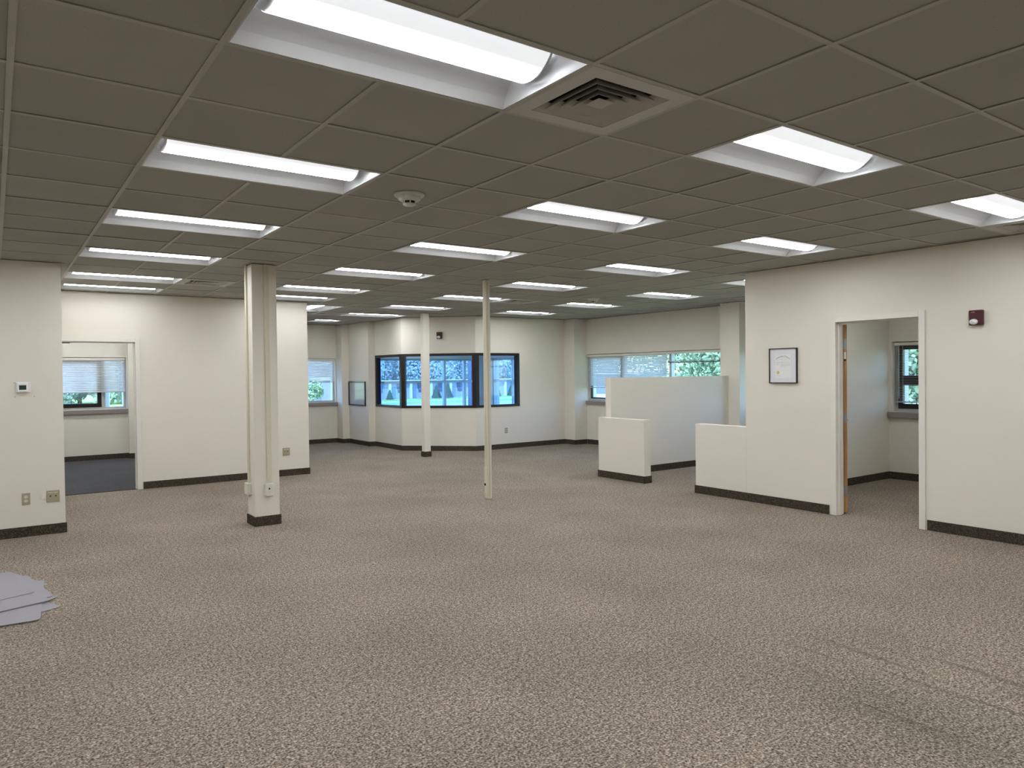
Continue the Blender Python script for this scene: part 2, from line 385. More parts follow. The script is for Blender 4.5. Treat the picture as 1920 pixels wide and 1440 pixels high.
struct('wall_right_pilaster_1', MB().box(9.72, 10.08, 10.10, 10.45, 0, WT), W, 'cream pilaster in the far corner by the blinds', 'pilaster')
struct('wall_right_pilaster_2', MB().box(9.72, 10.08, 5.76, 6.16, 0, WT), W, 'cream pilaster behind the end of the tall partition', 'pilaster')
D2 = (1.40, 2.265)                    # doorway 2 clear width (y)
RW = 6.75
struct('wall_right', wall_y(MB(), -5.5, 3.43, RW, RW + .12, [(D2[0] - .03, D2[1] + .03, 0, 2.125)]), W, 'cream right wall with the certificate, doorway and red alarm')
struct('wall_office_back', wall_x(MB(), RW + .12, 10.36, 3.29, 3.43), W, 'cream inner wall of the right office')
struct('wall_office_window', wall_y(MB(), -1.12, 3.29, 9.87, 10.36, [(1.75, 3.245, .965, 1.975)]), W, 'cream window wall of the right office')
struct('wall_office_front', wall_x(MB(), RW + .12, 9.87, -1.12, -1.0), W, 'cream near wall of the right office')
struct('wall_rear', wall_x(MB(), -4.32, 10.36, -5.62, -5.5), W, 'cream rear wall of the open office')
struct('wall_far_left', wall_y(MB(), -5.5, 6.79, -4.32, -4.2), W, 'cream far left wall of the open office')
# low partitions
struct('wall_partition_right', MB().box(RW, RW + .12, 3.432, 4.21, 0, .9), W, 'low white half wall running on from the right wall', 'half wall')
struct('wall_partition_low', MB().box(6.80, 6.93, 5.18, 6.13, 0, .9), W, 'low white half wall in front of the tall partition', 'half wall')
struct('wall_partition_tall', MB().box(6.932, 9.718, 5.99, 6.11, 0, 1.5), W, 'tall white partition wall in front of the window blinds', 'half wall')
# added unseen ring round the ceiling void (keeps daylight out of the plenum)
mb = MB(); mb.box(10.375, 10.52, -5.9, 14.8, H - .2, H + .22); mb.box(-4.5, 10.375, 14.645, 14.8, H - .2, H + .22)
mb.box(-4.5, -4.33, -5.9, 14.645, H - .2, H + .22); mb.box(-4.33, 10.375, -5.9, -5.64, H - .2, H + .22)
struct('wall_light_block', mb, M['ext_brick'], 'added unseen band blocking daylight above the ceiling', 'facade')

# ------------------------------------------------------------------ baseboards (strips of dark carpet base)
BT, BH = .012, .102
def base(name, boxes, label):
    mb = MB()
    for b in boxes: mb.box(*b, .0006, BH)
    struct(name, mb, M['base'], label, 'baseboard', bevel=.003)
base('baseboard_left_near', [(-4.2, -.088, 6.67 - BT, 6.669)], 'dark brown carpet base under the thermostat wall')
base('baseboard_left', [(D1[1] + .075, 3.462, 9.35 - BT, 9.349)], 'dark brown carpet base along the long left wall')
base('baseboard_alcove_back', [(3.46, 5.918, 14.3 - BT, 14.299), (5.918, 5.929, 13.958, 14.299), (5.918, 6.088, 13.958, 13.969)], 'dark brown carpet base at the back of the alcove')
base('baseboard_alcove_right', [(6.1 - BT, 6.099, 12.868, 13.957), (6.088, 6.249, 12.868, 12.879)], 'dark brown carpet base under the small whiteboard')
mb = MB(); BO = off_poly([(6.249, 12.867), (6.249, 11.5696), (7.3696, 10.449), (9.708, 10.449)], -BT)
BI = [(6.249, 12.867), (6.249, 11.5696), (7.3696, 10.449), (9.708, 10.449)]
for i in range(3): mb.prism([BO[i], BO[i + 1], BI[i + 1], BI[i]], .0006, BH)
struct('baseboard_corner_room', mb, M['base'], 'dark brown carpet base round the glazed corner room', 'baseboard')
base('baseboard_right_far', [(9.708, 9.719, 10.088, 10.449), (9.708, 10.068, 10.088, 10.099), (10.068, 10.079, 6.17, 10.088)], 'dark brown carpet base below the right blinds')
base('baseboard_partition_tall', [(6.945, 9.707, 5.99 - BT, 5.989)], 'dark brown carpet base along the tall partition')
base('baseboard_partition_low', [(6.788, 6.799, 5.168, 6.142), (6.788, 6.942, 5.168, 5.179)], 'dark brown carpet base round the low half wall')
base('baseboard_partition_right', [(RW - BT, RW - .001, D2[1] + .085, 4.222), (RW - BT, RW + .132, 4.211, 4.222)], 'dark brown carpet base left of the right doorway')
base('baseboard_right', [(RW - BT, RW - .001, -5.5, D2[0] - .075)], 'dark brown carpet base right of the right doorway')
base('baseboard_office', [(RW + .13, 9.858, 3.29 - BT, 3.289), (9.858, 9.869, -1, 3.289)], 'dark brown carpet base inside the right office')
base('baseboard_side_office', [(-2.5, 1.463, 14.0 - BT, 13.999), (1.463, 1.474, 13.85, 13.999), (1.463, 1.96, 13.848, 13.859)], 'dark brown carpet base inside the side office')

# ------------------------------------------------------------------ ceiling grid, tiles, fixtures
FIX = [(0, 0), (0, 3), (0, 6), (0, 9), (0, 12), (0, 14), (4, 0), (4, 3), (4, 6), (4, 9), (4, 12), (4, 14),
       (8, 0), (8, 3), (8, 6), (8, 9), (8, 12), (8, 15), (8, 18), (12, 6), (12, 9), (12, 12), (12, 15)]
FIX_HID = [(0, -3), (4, -3), (8, -3), (-4, -3), (-4, 0), (-4, 3), (-4, 6), (-4, 9), (0, -6), (4, -6), (8, -6), (-4, -6)]  # unseen rows carrying the light grid on, included for the light they give
FIX_ADDED = [(0, 18), (-3, 18), (3, 18), (0, 21), (-3, 21), (3, 21), (12, 0), (12, 3), (12, 19), (12, 21)]        # unseen troffers added to brighten both offices and the corner room
SHORT = [(8, 21)]                     # one square troffer in the alcove
ROT = [(6, 16)]                       # one troffer turned across the others, 1 x 2 modules
VENT = [(2, 0), (2, 12), (10, 12), (10, 0), (7, 18)]
blocked = set()
for i, j in FIX + FIX_HID + FIX_ADDED: blocked |= {(i, j), (i + 1, j)}
blocked |= set(SHORT)
for i, j in ROT: blocked |= {(i, j), (i, j + 1)}
vent_cells = set(VENT)
I0, I1, J0, J1 = -7, 17, -9, 24
def pix(x, y, z):
    d = Vector((x, y, z)) - CAM; k = d.dot(fw)
    if k < .15: return None
    return 960 + F_PX * d.dot(rx) / k, 720 - F_PX * d.dot(ux) / k
def hidden_room(x, y):
    return (x < -.1 and y > 6.7) or (x < 3.4 and y > 9.4) or (x > 6.8 and y < 3.4) or (x > 6.3 and y > 10.5 and x + y > 17.9) or y < -1.2 or x > 10.05 or y > 14.3
cells = [(i, j) for i in range(I0, I1) for j in range(J0, J1) if (i, j) not in blocked and (i, j) not in vent_cells]
def screen_area(c):
    x, y = (c[0] + .5) * G, (c[1] + .5) * G
    if hidden_room(x, y): return 0
    ps = [pix((c[0] + a) * G, (c[1] + b) * G, H) for a, b in ((0, 0), (1, 0), (1, 1), (0, 1))]
    if any(p is None for p in ps): return 0
    if max(p[0] for p in ps) < 0 or min(p[0] for p in ps) > 1920 or max(p[1] for p in ps) < 0: return 0
    return abs(sum(ps[k][0] * ps[(k + 1) % 4][1] - ps[(k + 1) % 4][0] * ps[k][1] for k in range(4))) / 2
ranked = sorted(cells, key=screen_area, reverse=True)
show = [c for c in ranked[:290] if screen_area(c) > 0]
hs = .3048 - .006
tmb = MB(); k = hs - .004
tmb.v = [(-k, -k, 0), (k, -k, 0), (k, k, 0), (-k, k, 0), (-hs, -hs, .003), (hs, -hs, .003), (hs, hs, .003), (-hs, hs, .003), (-hs, -hs, .018), (hs, -hs, .018), (hs, hs, .018), (-hs, hs, .018)]
tmb.f = [(3, 2, 1, 0), (8, 9, 10, 11)] + [(a + i, a + (i + 1) % 4, a + 4 + (i + 1) % 4, a + 4 + i) for a in (0, 4) for i in range(4)]
tile_me = tmb.mesh('ceiling_tile', M['tile'])
rnd = random.Random(3)
for c in show:
    o = bpy.data.objects.new('ceiling_tile', tile_me); COL.objects.link(o); o.parent = ceiling
    o.location = ((c[0] + .5) * G, (c[1] + .5) * G, H + .0035 + rnd.random() * .003)
    o.rotation_euler = (rnd.uniform(-.002, .002), rnd.uniform(-.002, .002), rnd.choice((0, 1, 2, 3)) * math.pi / 2)
mb = MB()
for c in set(cells) - set(show):
    x, y = (c[0] + .5) * G, (c[1] + .5) * G; n = len(mb.v)
    mb.v += [(x + a, y + b, H + .005 + e) for a, b, e in tmb.v]; mb.f += [tuple(q + n for q in f) for f in tmb.f]
tag(mb.build('ceiling_tiles', M['tile'], ceiling), kind='stuff')
tw = .012
for i in range(I0 + 1, I1):           # runners along y
    mb = MB(); js = J0
    for j in range(J0, J1 + 1):
        if j == J1 or ((i - 1, j) in blocked and (i, j) in blocked and any(f == (i - 1, j) for f in FIX + FIX_HID + FIX_ADDED)):
            if j > js: mb.box(i * G - tw, i * G + tw, js * G + (tw if js > J0 else 0), j * G - tw, H - .0008, H + .0035)
            js = j + 1
    mb.build('grid_runner', M['tee'], ceiling)
for j in range(J0 + 1, J1):           # cross tees along x
    mb = MB(); i_s = I0
    for i in range(I0, I1 + 1):
        if i == I1 or any(r == (i, j - 1) for r in ROT):
            if i > i_s: mb.box(i_s * G, i * G - (tw if i < I1 else 0), j * G - tw, j * G + tw, H, H + .0035)
            i_s = i + 1
    mb.build('grid_cross_tee', M['tee'], ceiling)

def troffer(label, loc, rz, group='recessed troffer lights'):
    t = thing('troffer_light', label, 'ceiling light', loc, rz, group)
    return t
LU, LV = G - .013, G / 2 - .013       # half sizes of the lip
RZ = .108
PR = [(.1455 + (.2845 - .1455) * (1 - math.sin(a)), RZ * math.sin(a) ** .8) for a in [math.pi / 2 * q / 6 for q in range(7)]]
def make_troffer():
    hb = MB()
    # lip frame
    for a, b, c, d in ((-LU, LU, LV - .007, LV), (-LU, LU, -LV, -LV + .007), (-LU, -LU + .007, -LV + .007, LV - .007), (LU - .007, LU, -LV + .007, LV - .007)):
        hb.box(a, b, c, d, .0005, .006)
    parts = []
    rb = MB()
    ui = .560
    for s in (-1, 1):
        for q in range(6):
            (v0, z0), (v1, z1) = PR[q], PR[q + 1]
            # ends of the reflector follow the sloping end plates
            e0 = LU - .007 - (LU - .007 - ui) * z0 / RZ; e1 = LU - .007 - (LU - .007 - ui) * z1 / RZ
            rb.quad((-e0, s * v0, z0 + .001), (e0, s * v0, z0 + .001), (e1, s * v1, z1 + .001), (-e1, s * v1, z1 + .001))
    rb.quad((-ui, -.1455, RZ + .001), (ui, -.1455, RZ + .001), (ui, .1455, RZ + .001), (-ui, .1455, RZ + .001))
    eb = []
    for s in (-1, 1):
        e = MB(); a = LU - .007
        pts = [(v, z) for v, z in PR]
        for q in range(6):
            (v0, z0), (v1, z1) = PR[q], PR[q + 1]
            x0 = a - (a - ui) * z0 / RZ; x1 = a - (a - ui) * z1 / RZ
            e.quad((s * x0, -v0, z0 + .001), (s * x0, v0, z0 + .001), (s * x1, v1, z1 + .001), (s * x1, -v1, z1 + .001))
        eb.append(e)
    Rl = (.142 ** 2 + .074 ** 2) / (2 * .074); zc = Rl + .019
    amax = math.asin(.142 / Rl)
    arc = [(Rl * math.sin(-amax + 2 * amax * q / 16), zc - Rl * math.cos(-amax + 2 * amax * q / 16)) for q in range(17)]
    lb = MB(); n = len(arc)
    lb.v = [(-.530, v, z) for v, z in arc] + [(.530, v, z) for v, z in arc]
    lb.f = [(q, q + 1, n + q + 1, n + q) for q in range(n - 1)]
    caps = []
    for s in (-1, 1):
        c = MB(); c.v = [(s * .530, v * .985, z + .002) for v, z in arc] + [(s * .546, v * .95, z * .95 + .006) for v, z in arc]
        c.f = [(q, q + 1, n + q + 1, n + q) for q in range(n - 1)] + [tuple(range(n, 2 * n))]
        caps.append(c)
    # closed sheet-metal can above
    hb.box(-.59, .59, -.285, .285, .118, .130)
    for s in (-1, 1):
        hb.box(-.59, .59, s * .285 - .002, s * .285 + .002, .006, .118); hb.box(s * .59 - .002, s * .59 + .002, -.285, .285, .006, .118)
    screw = MB().tube((0, -.255, .0), (0, -.255, .03), .004, 8)
    return (('frame', hb.mesh('troffer_frame', M['reflector'])), ('reflector', rb.mesh('troffer_reflector', M['reflector'], smooth=False)),
            ('end_plate', eb[0].mesh('troffer_end_plate', M['reflector'])), ('end_plate', eb[1].mesh('troffer_end_plate', M['reflector'])),
            ('lens', lb.mesh('troffer_lens', M['lens'], smooth=True)),
            ('end_cap', caps[0].mesh('troffer_end_cap', M['endcap'])), ('end_cap', caps[1].mesh('troffer_end_cap', M['endcap'])))
TP = make_troffer()
LOW = TP[4][1].copy(); LOW.materials.clear(); LOW.materials.append(M['lens_low'])
ORD = ['first', 'second', 'third', 'fourth', 'fifth', 'sixth', 'seventh', 'eighth']
ROWN = {0: 'leftmost row', 4: 'second row from the left', 8: 'third row from the left', 12: 'rightmost row'}
def put_troffer(i, j, label, rz=0, short=False):
    loc = ((i + .5) * G, (j + .5) * G, H) if short else ((i + 1) * G, (j + .5) * G, H) if not rz else ((i + .5) * G, (j + 1) * G, H)
    t = thing('troffer_light', label, 'ceiling light', loc, rz, 'recessed troffer ceiling lights')
    if short: t.scale = (.485, 1, 1)
    for nme, me in TP:
        if nme == 'lens' and j == 14: me = LOW
        o = bpy.data.objects.new(nme, me); COL.objects.link(o); o.parent = t
for c0 in (0, 4, 8, 12):
    rows = sorted(j for i, j in FIX if i == c0)
    for q, j in enumerate(rows):
        put_troffer(c0, j, 'lit white recessed ceiling light, %s from the camera in the %s' % (ORD[q], ROWN[c0]))
put_troffer(6, 16, 'lit white ceiling light set crosswise to all the others, past the long left wall', math.pi / 2)
put_troffer(8, 21, 'small square lit ceiling light at the very back above the alcove window', 0, True)
for i, j in FIX_HID: put_troffer(i, j, 'unseen lit white recessed ceiling light above or behind the camera')
for c in FIX_ADDED: put_troffer(*c, 'added unseen ceiling light brightening the side office' if c[0] < 8 else 'added unseen ceiling light brightening the right office' if c[1] < 9 else 'added unseen ceiling light brightening the glazed corner room')

def make_vent():
    hs_ = G / 2 - .012; P = []
    f = MB()
    for a, b, c, d in ((-hs_, hs_, .215, hs_), (-hs_, hs_, -hs_, -.215), (-hs_, -.215, -.215, .215), (.215, hs_, -.215, .215)):
        f.box(a, b, c, d, -.001, .004)
    P.append(('face_plate', f.mesh('vent_face_plate', M['vent'])))
    d = MB(); d.box(-.23, .23, -.23, .23, .13, .14)
    for s in (-1, 1): d.box(-.23, .23, s * .225 - .003, s * .225 + .003, .004, .13); d.box(s * .225 - .003, s * .225 + .003, -.23, .23, .004, .13)
    P.append(('duct', d.mesh('vent_duct', M['dark'])))
    def cone(a0, z0, a1, z1):
        m_ = MB(); th = .002
        for dz in (0, th):
            m_.v += [(-a0, -a0, z0 + dz), (a0, -a0, z0 + dz), (a0, a0, z0 + dz), (-a0, a0, z0 + dz), (-a1, -a1, z1 + dz), (a1, -a1, z1 + dz), (a1, a1, z1 + dz), (-a1, a1, z1 + dz)]
        for k_ in range(4):
            q = (k_, (k_ + 1) % 4, 4 + (k_ + 1) % 4, 4 + k_)
            m_.f += [q, tuple(x + 8 for x in q[::-1]), (k_, k_ + 8, (k_ + 1) % 4 + 8, (k_ + 1) % 4)]
        return m_
    for a in (.212, .168, .126, .084):
        P.append(('louver', cone(a, .0, a - .031, .036).mesh('vent_louver', M['vent'])))
    c = cone(.046, .004, .001, .028); P.append(('centre_cone', c.mesh('vent_centre', M['vent'])))
    return P
VP = make_vent()
VL = {(2, 0): 'square louvred air vent right of the nearest big ceiling light', (2, 12): 'square louvred air vent near the long left wall top',
      (10, 12): 'square louvred air vent behind the thin power pole', (10, 0): 'square louvred air vent at the right picture edge by the wall top',
      (7, 18): 'square louvred air vent farthest away over the alcove'}
for c in VENT:
    t = thing('air_vent', VL[c], 'air vent', ((c[0] + .5) * G, (c[1] + .5) * G, H), 0, 'ceiling air vents')
    for nme, me in VP:
        o = bpy.data.objects.new(nme, me); COL.objects.link(o); o.parent = t

def detector(x, y, label):
    t = thing('smoke_detector', label, 'smoke detector', (x, y, H + .003), 0, 'ceiling smoke detectors')
    MB().lathe([(0, 0), (.10, 0), (.102, -.008), (.092, -.018), (.078, -.020)], 32).build('base_ring', M['detector'], t, smooth=True)
    MB().lathe([(.078, -.018), (.076, -.034), (.062, -.046), (.045, -.048), (.0, -.048)], 32).build('body', M['detector'], t, smooth=True)
    MB().lathe([(.038, -.046), (.038, -.064), (.0, -.064)], 24).build('sensor_slot', M['dark'], t)
    ribs = MB()
    for q in range(6):
        a = q * math.pi / 3 + .2; ribs.tube((.040 * math.cos(a), .040 * math.sin(a), -.046), (.040 * math.cos(a), .040 * math.sin(a), -.064), .004, 6)
    ribs.build('sensor_ribs', M['detector'], t)
    MB().lathe([(.0, -.064), (.043, -.064), (.041, -.072), (.028, -.078), (0, -.079)], 24).build('sensor_cap', M['detector'], t, smooth=True)
detector(2.57 * G, 3.6 * G, 'round white smoke detector on the ceiling behind the nearest lights')
detector(11.77 * G, 10.88 * G, 'round white smoke detector on the ceiling far off to the right')

# ------------------------------------------------------------------ columns and power pole
t = thing('square_column', 'square white column with cable raceways and outlet boxes, nearest to the camera', 'column', (1.667, 5.82, 0))
CX0, CX1, CY0, CY1 = 1.537, 1.797, 5.69, 5.95
wp('shaft', MB().box(CX0, CX1, CY0, CY1, .001, WT), M['wall'], t, bevel=.004)
wp('baseboard', MB().box(CX0 - BT, CX1 + BT, CY0 - BT, CY1 + BT, .0006, BH), M['base'], t, bevel=.004)
wp('raceway', MB().box(1.663, 1.712, CY0 - .018, CY0, .44, WT), M['cream'], t, bevel=.002)
wp('raceway', MB().box(CX0 - .02, CX0, 5.835, 5.885, .42, WT), M['cream'], t, bevel=.002)
ob = wp('outlet_box', MB().box(1.638, 1.716, CY0 - .045, CY0, .315, .445), M['ivory_light'], t, bevel=.004)
wp('socket', MB().box(1.668, 1.684, CY0 - .0455, CY0 - .04, .385, .402), M['dark'], t)
wp('screw', MB().box(1.674, 1.680, CY0 - .0455, CY0 - .04, .356, .361), M['dark'], t)
wp('outlet_box', MB().box(CX0 - .045, CX0, 5.80, 5.92, .325, .445), M['ivory_light'], t, bevel=.004)

t = thing('power_pole', 'slim cream power pole from carpet to ceiling in mid room', 'power pole', (4.41, 5.575, 0))
px, py, ph = 4.41, 5.575, .034
wp('shaft', MB().box(px - ph, px + ph, py - ph, py + ph, .012, WT), M['cream'], t, bevel=.006)
wp('foot', MB().lathe([(0, 0.0008), (.038, .0008), (.042, .006), (.036, .012), (0, .012)], 20, (px, py, 0)), M['ivory_light'], t)
wp('channel_groove', MB().box(px - .008, px - .002, py - ph - .0008, py - ph + .002, .013, WT - .01), M['ivory'], t)
wp('channel_groove', MB().box(px - ph - .0008, px - ph + .002, py - .010, py - .004, .42, WT - .01), M['ivory'], t)
cv = wp('outlet_cover', MB().box(px - ph - .006, px - ph, py - .033, py + .033, .02, .405), M['cream'], t, bevel=.002)
wp('outlet_slot', MB().box(px - ph - .0065, px - ph - .005, py - .005, py + .032, .165, .195), M['dark'], t)
wp('outlet_socket', MB().box(px - ph - .007, px - ph - .005, py - .015, py + .02, .07, .12), M['ivory_light'], t)

t = thing('slim_column', 'slim square white column standing before the corner windows', 'column', (6.10, 10.27, 0))
wp('shaft', MB().box(6.035, 6.165, 10.205, 10.335, .001, WT), M['wall'], t, bevel=.012)
wp('baseboard', MB().box(6.035 - BT, 6.165 + BT, 10.205 - BT, 10.335 + BT, .0006, BH), M['base'], t, bevel=.01)

# ------------------------------------------------------------------ doors
def frame_profile(root, rz_dir): pass
t = thing('door_1', 'white metal door frame of the open left doorway', 'door', (.505, 9.41, 0), kind='structure')
fy0, fy1 = 9.335, 9.485
for s, x in ((-1, D1[0]), (1, D1[1])):
    xa, xb = (x - .06, x) if s < 0 else (x, x + .06)
    mb = MB(); mb.box(xa, xb, fy0, 9.3495, .0006, 2.145); mb.box(xa, xb, 9.4705, fy1, .0006, 2.145)
    mb.box(*((x - .028, x) if s < 0 else (x, x + .028)), 9.3495, 9.4705, .0006, 2.0848)
    mb.box(*((x, x + .014) if s < 0 else (x - .014, x)), 9.385, 9.43, .0006, 2.07)
    wp('jamb', mb, M['frame_white'], t, bevel=.002)
mb = MB(); mb.box(D1[0], D1[1], fy0, 9.3495, 2.085, 2.145); mb.box(D1[0], D1[1], 9.4705, fy1, 2.085, 2.145)
mb.box(D1[0] - .028, D1[1] + .028, 9.3495, 9.4705, 2.085, 2.114); mb.box(D1[0] + .014, D1[1] - .014, 9.385, 9.43, 2.071, 2.085)
wp('head', mb, M['frame_white'], t, bevel=.002)
mb = MB(); mb.box(.07, .175, 9.432, 9.455, 2.062, 2.084)
for q in range(4): mb.tube((.09 + q * .024, 9.430, 2.07), (.09 + q * .024, 9.434, 2.07), .006)
wp('closer_bracket', mb, M['dark'], t)
wp('threshold', MB().box(D1[0], D1[1], 9.385, 9.41, .0006, .007), M['base'], t)

t = thing('door_2', 'white metal door frame with open wooden door in the right wall', 'door', (6.81, 1.83, 0), kind='structure')
xa0, xa1 = RW - .015, RW + .135
for s, y in ((-1, D2[0]), (1, D2[1])):
    ya, yb = (y - .06, y) if s < 0 else (y, y + .06)
    mb = MB(); mb.box(xa0, RW - .0005, ya, yb, .0006, 2.155); mb.box(RW + .1205, xa1, ya, yb, .0006, 2.155)
    mb.box(RW - .0005, RW + .1205, *((y - .028, y) if s < 0 else (y, y + .028)), .0006, 2.0948)
    mb.box(RW + .035, RW + .08, *((y, y + .014) if s < 0 else (y - .014, y)), .0006, 2.08)
    wp('jamb', mb, M['frame_white'], t, bevel=.002)
mb = MB(); mb.box(xa0, RW - .0005, D2[0], D2[1], 2.095, 2.155); mb.box(RW + .1205, xa1, D2[0], D2[1], 2.095, 2.155)
mb.box(RW - .0005, RW + .1205, D2[0] - .028, D2[1] + .028, 2.095, 2.124); mb.box(RW + .035, RW + .08, D2[0] + .014, D2[1] - .014, 2.081, 2.095)
wp('head', mb, M['frame_white'], t, bevel=.002)
leaf = MB().box(.004, .885, -.0225, .0225, .012, 2.075).build('leaf', M['wood'], t, bevel=.002)
leaf.location = (RW + .155 - 6.81, 2.257 - 1.83, 0); leaf.rotation_euler = (0, 0, R(33))
tag(leaf, 'golden brown wooden door leaf seen edge-on')
for z in (.26, 1.058, 1.861):
    hb = MB().box(.0, .0045, -.0215, .012, z - .057, z + .057)
    hb.tube((-.006, .016, z - .057), (-.006, .016, z + .057), .007, 10)
    hb.box(-.006, -.003, .016, .05, z - .057, z + .057)
    hb.build('hinge', M['steel'], leaf)
sb = MB().box(.0025, .006, -.014, .008, 1.70, 1.775).build('door_tag', M['ivory_light'], leaf)
MB().box(.0025, .007, -.013, .007, 1.676, 1.698).build('door_tag_clip', M['dark'], leaf)
kb = MB().tube((.815, -.075, .98), (.815, .075, .98), .011, 12)
kb.lathe([(0, 0), (.026, .0), (.03, .02), (.02, .035), (0, .04)], 16, (.815, .0, .96)); kb.build('knob', M['steel'], leaf)

# ------------------------------------------------------------------ windows
GL, AL, BK = M['glass'], M['aluminium'], M['black_frame']
def win_y(n, label, x0, x1, y, z0, z1, mull, lip, rail=(), sash=(), inner=1):
    """window in a wall that runs along x; y is the glass plane; mull = x of vertical mullions"""
    t = thing('window_%d' % n, label, 'window', ((x0 + x1) / 2, y, z0), kind='structure')
    e = .001
    for nm, b in (('frame_stile', (x0 + e, x0 + .045, z0 + e, z1 - e)), ('frame_stile', (x1 - .045, x1 - e, z0 + e, z1 - e)),
                  ('frame_rail', (x0 + .045, x1 - .045, z0 + e, z0 + .045)), ('frame_rail', (x0 + .045, x1 - .045, z1 - .045, z1 - e))):
        wp(nm, MB().box(b[0], b[1], y - .045, y + .045, b[2], b[3]), AL, t)
    for x in mull: wp('mullion', MB().box(x - .03, x + .03, y - .045, y + .045, z0 + .045, z1 - .045), AL, t)
    xs = [x0 + .045] + [v for x in mull for v in (x - .03, x + .03)] + [x1 - .045]
    for k_ in range(0, len(xs), 2):
        rr = [r for r in rail if r[0] == k_ // 2 or r[0] is None]
        zz = [z0 + .045] + [v for r in rr for v in (r[1] - .03, r[1] + .03)] + [z1 - .045]
        for r in rr: wp('transom', MB().box(xs[k_], xs[k_ + 1], y - .04, y + .04, r[1] - .03, r[1] + .03), AL, t)
        for q in range(0, len(zz), 2):
            wp('pane', MB().box(xs[k_], xs[k_ + 1], y - .003, y + .003, zz[q], zz[q + 1]), GL, t)
    for (a, b, c, d) in sash:
        s_ = MB(); w_ = .075
        s_.box(a, a + w_, y - .06, y - .012, c, d); s_.box(b - w_, b, y - .06, y - .012, c, d)
        s_.box(a + w_, b - w_, y - .06, y - .012, c, c + w_); s_.box(a + w_, b - w_, y - .06, y - .012, d - w_, d)
        so_ = wp('sash', s_, BK, t)
        hx = (a + b) / 2 + .04
        hb = MB()
        for p_, q_ in (((hx - .12, y - .06, c + .05), (hx - .11, y - .09, c + .16)), ((hx - .11, y - .09, c + .16), (hx + .11, y - .09, c + .16)), ((hx + .11, y - .09, c + .16), (hx + .12, y - .06, c + .05))):
            hb.tube(p_, q_, .005, 6)
        hb.build('latch_bar', BK, so_, off=tuple(t.location))
    return t
def win_x(n, label, y0, y1, x, z0, z1, mull, rail=(), sash=()):
    """window in a wall that runs along y, outside towards +x"""
    t = thing('window_%d' % n, label, 'window', (x, (y0 + y1) / 2, z0), kind='structure')
    e = .001
    for nm, b in (('frame_stile', (y0 + e, y0 + .045, z0 + e, z1 - e)), ('frame_stile', (y1 - .045, y1 - e, z0 + e, z1 - e)),
                  ('frame_rail', (y0 + .045, y1 - .045, z0 + e, z0 + .045)), ('frame_rail', (y0 + .045, y1 - .045, z1 - .045, z1 - e))):
        wp(nm, MB().box(x - .045, x + .045, b[0], b[1], b[2], b[3]), AL, t)
    for y in mull: wp('mullion', MB().box(x - .045, x + .045, y - .03, y + .03, z0 + .045, z1 - .045), AL, t)
    ys = [y0 + .045] + [v for y in sorted(mull) for v in (y - .03, y + .03)] + [y1 - .045]
    for k_ in range(0, len(ys), 2):
        rr = [r for r in rail if r[0] == k_ // 2 or r[0] is None]
        zz = [z0 + .045] + [v for r in rr for v in (r[1] - .03, r[1] + .03)] + [z1 - .045]
        for r in rr: wp('transom', MB().box(x - .04, x + .04, ys[k_], ys[k_ + 1], r[1] - .03, r[1] + .03), AL, t)
        for q in range(0, len(zz), 2):
            wp('pane', MB().box(x - .003, x + .003, ys[k_], ys[k_ + 1], zz[q], zz[q + 1]), GL, t)
    for (a, b, c, d, w_, latch) in sash:
        s_ = MB()
        s_.box(x - .06, x - .012, a, a + w_, c, d); s_.box(x - .06, x - .012, b - w_, b, c, d)
        s_.box(x - .06, x - .012, a + w_, b - w_, c, c + w_); s_.box(x - .06, x - .012, a + w_, b - w_, d - w_, d)
        so_ = wp('sash', s_, BK, t)
        if latch:
            hy = b - .38; hb = MB()
            for p_, q_ in (((x - .06, hy - .12, c + .05), (x - .09, hy - .11, c + .16)), ((x - .09, hy - .11, c + .16), (x - .09, hy + .11, c + .16)), ((x - .09, hy + .11, c + .16), (x - .06, hy + .12, c + .05))):
                hb.tube(p_, q_, .006, 6)
            hb.build('latch_bar', BK, so_, off=tuple(t.location))
    return t
t = win_y(1, 'side office window with a black lower sash seen through the left doorway', -.349, 1.454, 14.12, .976, 1.984, [1.065], 0, sash=[(-.30, 1.03, 1.022, 1.94)])
wp('sill', MB().box(-.40, 1.472, 13.955, 14.07, .895, .974), M['sill'], t, bevel=.004)
t = win_y(2, 'small alcove window with half lowered blind', 4.701, 5.899, 14.42, .956, 1.984, [], 0)
wp('sill', MB().box(4.65, 5.927, 14.25, 14.37, .875, .9545), M['sill'], t, bevel=.004)
t = win_x(3, 'wide far right window behind the tall partition', 6.162, 10.098, 10.20, .956, 1.984, [9.02, 7.71, 6.47], sash=[(9.06, 10.04, 1.005, 1.93, .03, False)])
wp('sill', MB().box(10.03, 10.15, 6.17, 10.097, .885, .9545), M['sill'], t, bevel=.004)
t = win_x(4, 'right office window with black sashes and open blind', 1.752, 3.243, 10.02, .966, 1.974, [],
          sash=[(1.80, 3.20, 1.012, 1.42, .07, True), (1.80, 3.20, 1.42, 1.93, .07, True)])
wp('sill', MB().box(9.81, 9.972, 1.70, 3.285, .885, .9645), M['sill'], t, bevel=.004)
t = win_x(5, 'window of the cubicle behind the half walls', 3.752, 5.618, 10.20, .956, 1.984, [4.7])
# outside glazing of the corner room
t = win_y(6, 'outside window of the glazed corner room facing the road', 6.602, 9.948, 14.42, .502, 1.984, [7.05, 8.93, 9.545], 0, rail=[(0, 1.395), (1, 1.395), (2, 1.395), (3, 1.395)])
t = win_x(7, 'right outside window of the glazed corner room', 10.902, 13.948, 10.2, .502, 1.984, [12.0, 13.06], rail=[(None, 1.40)])
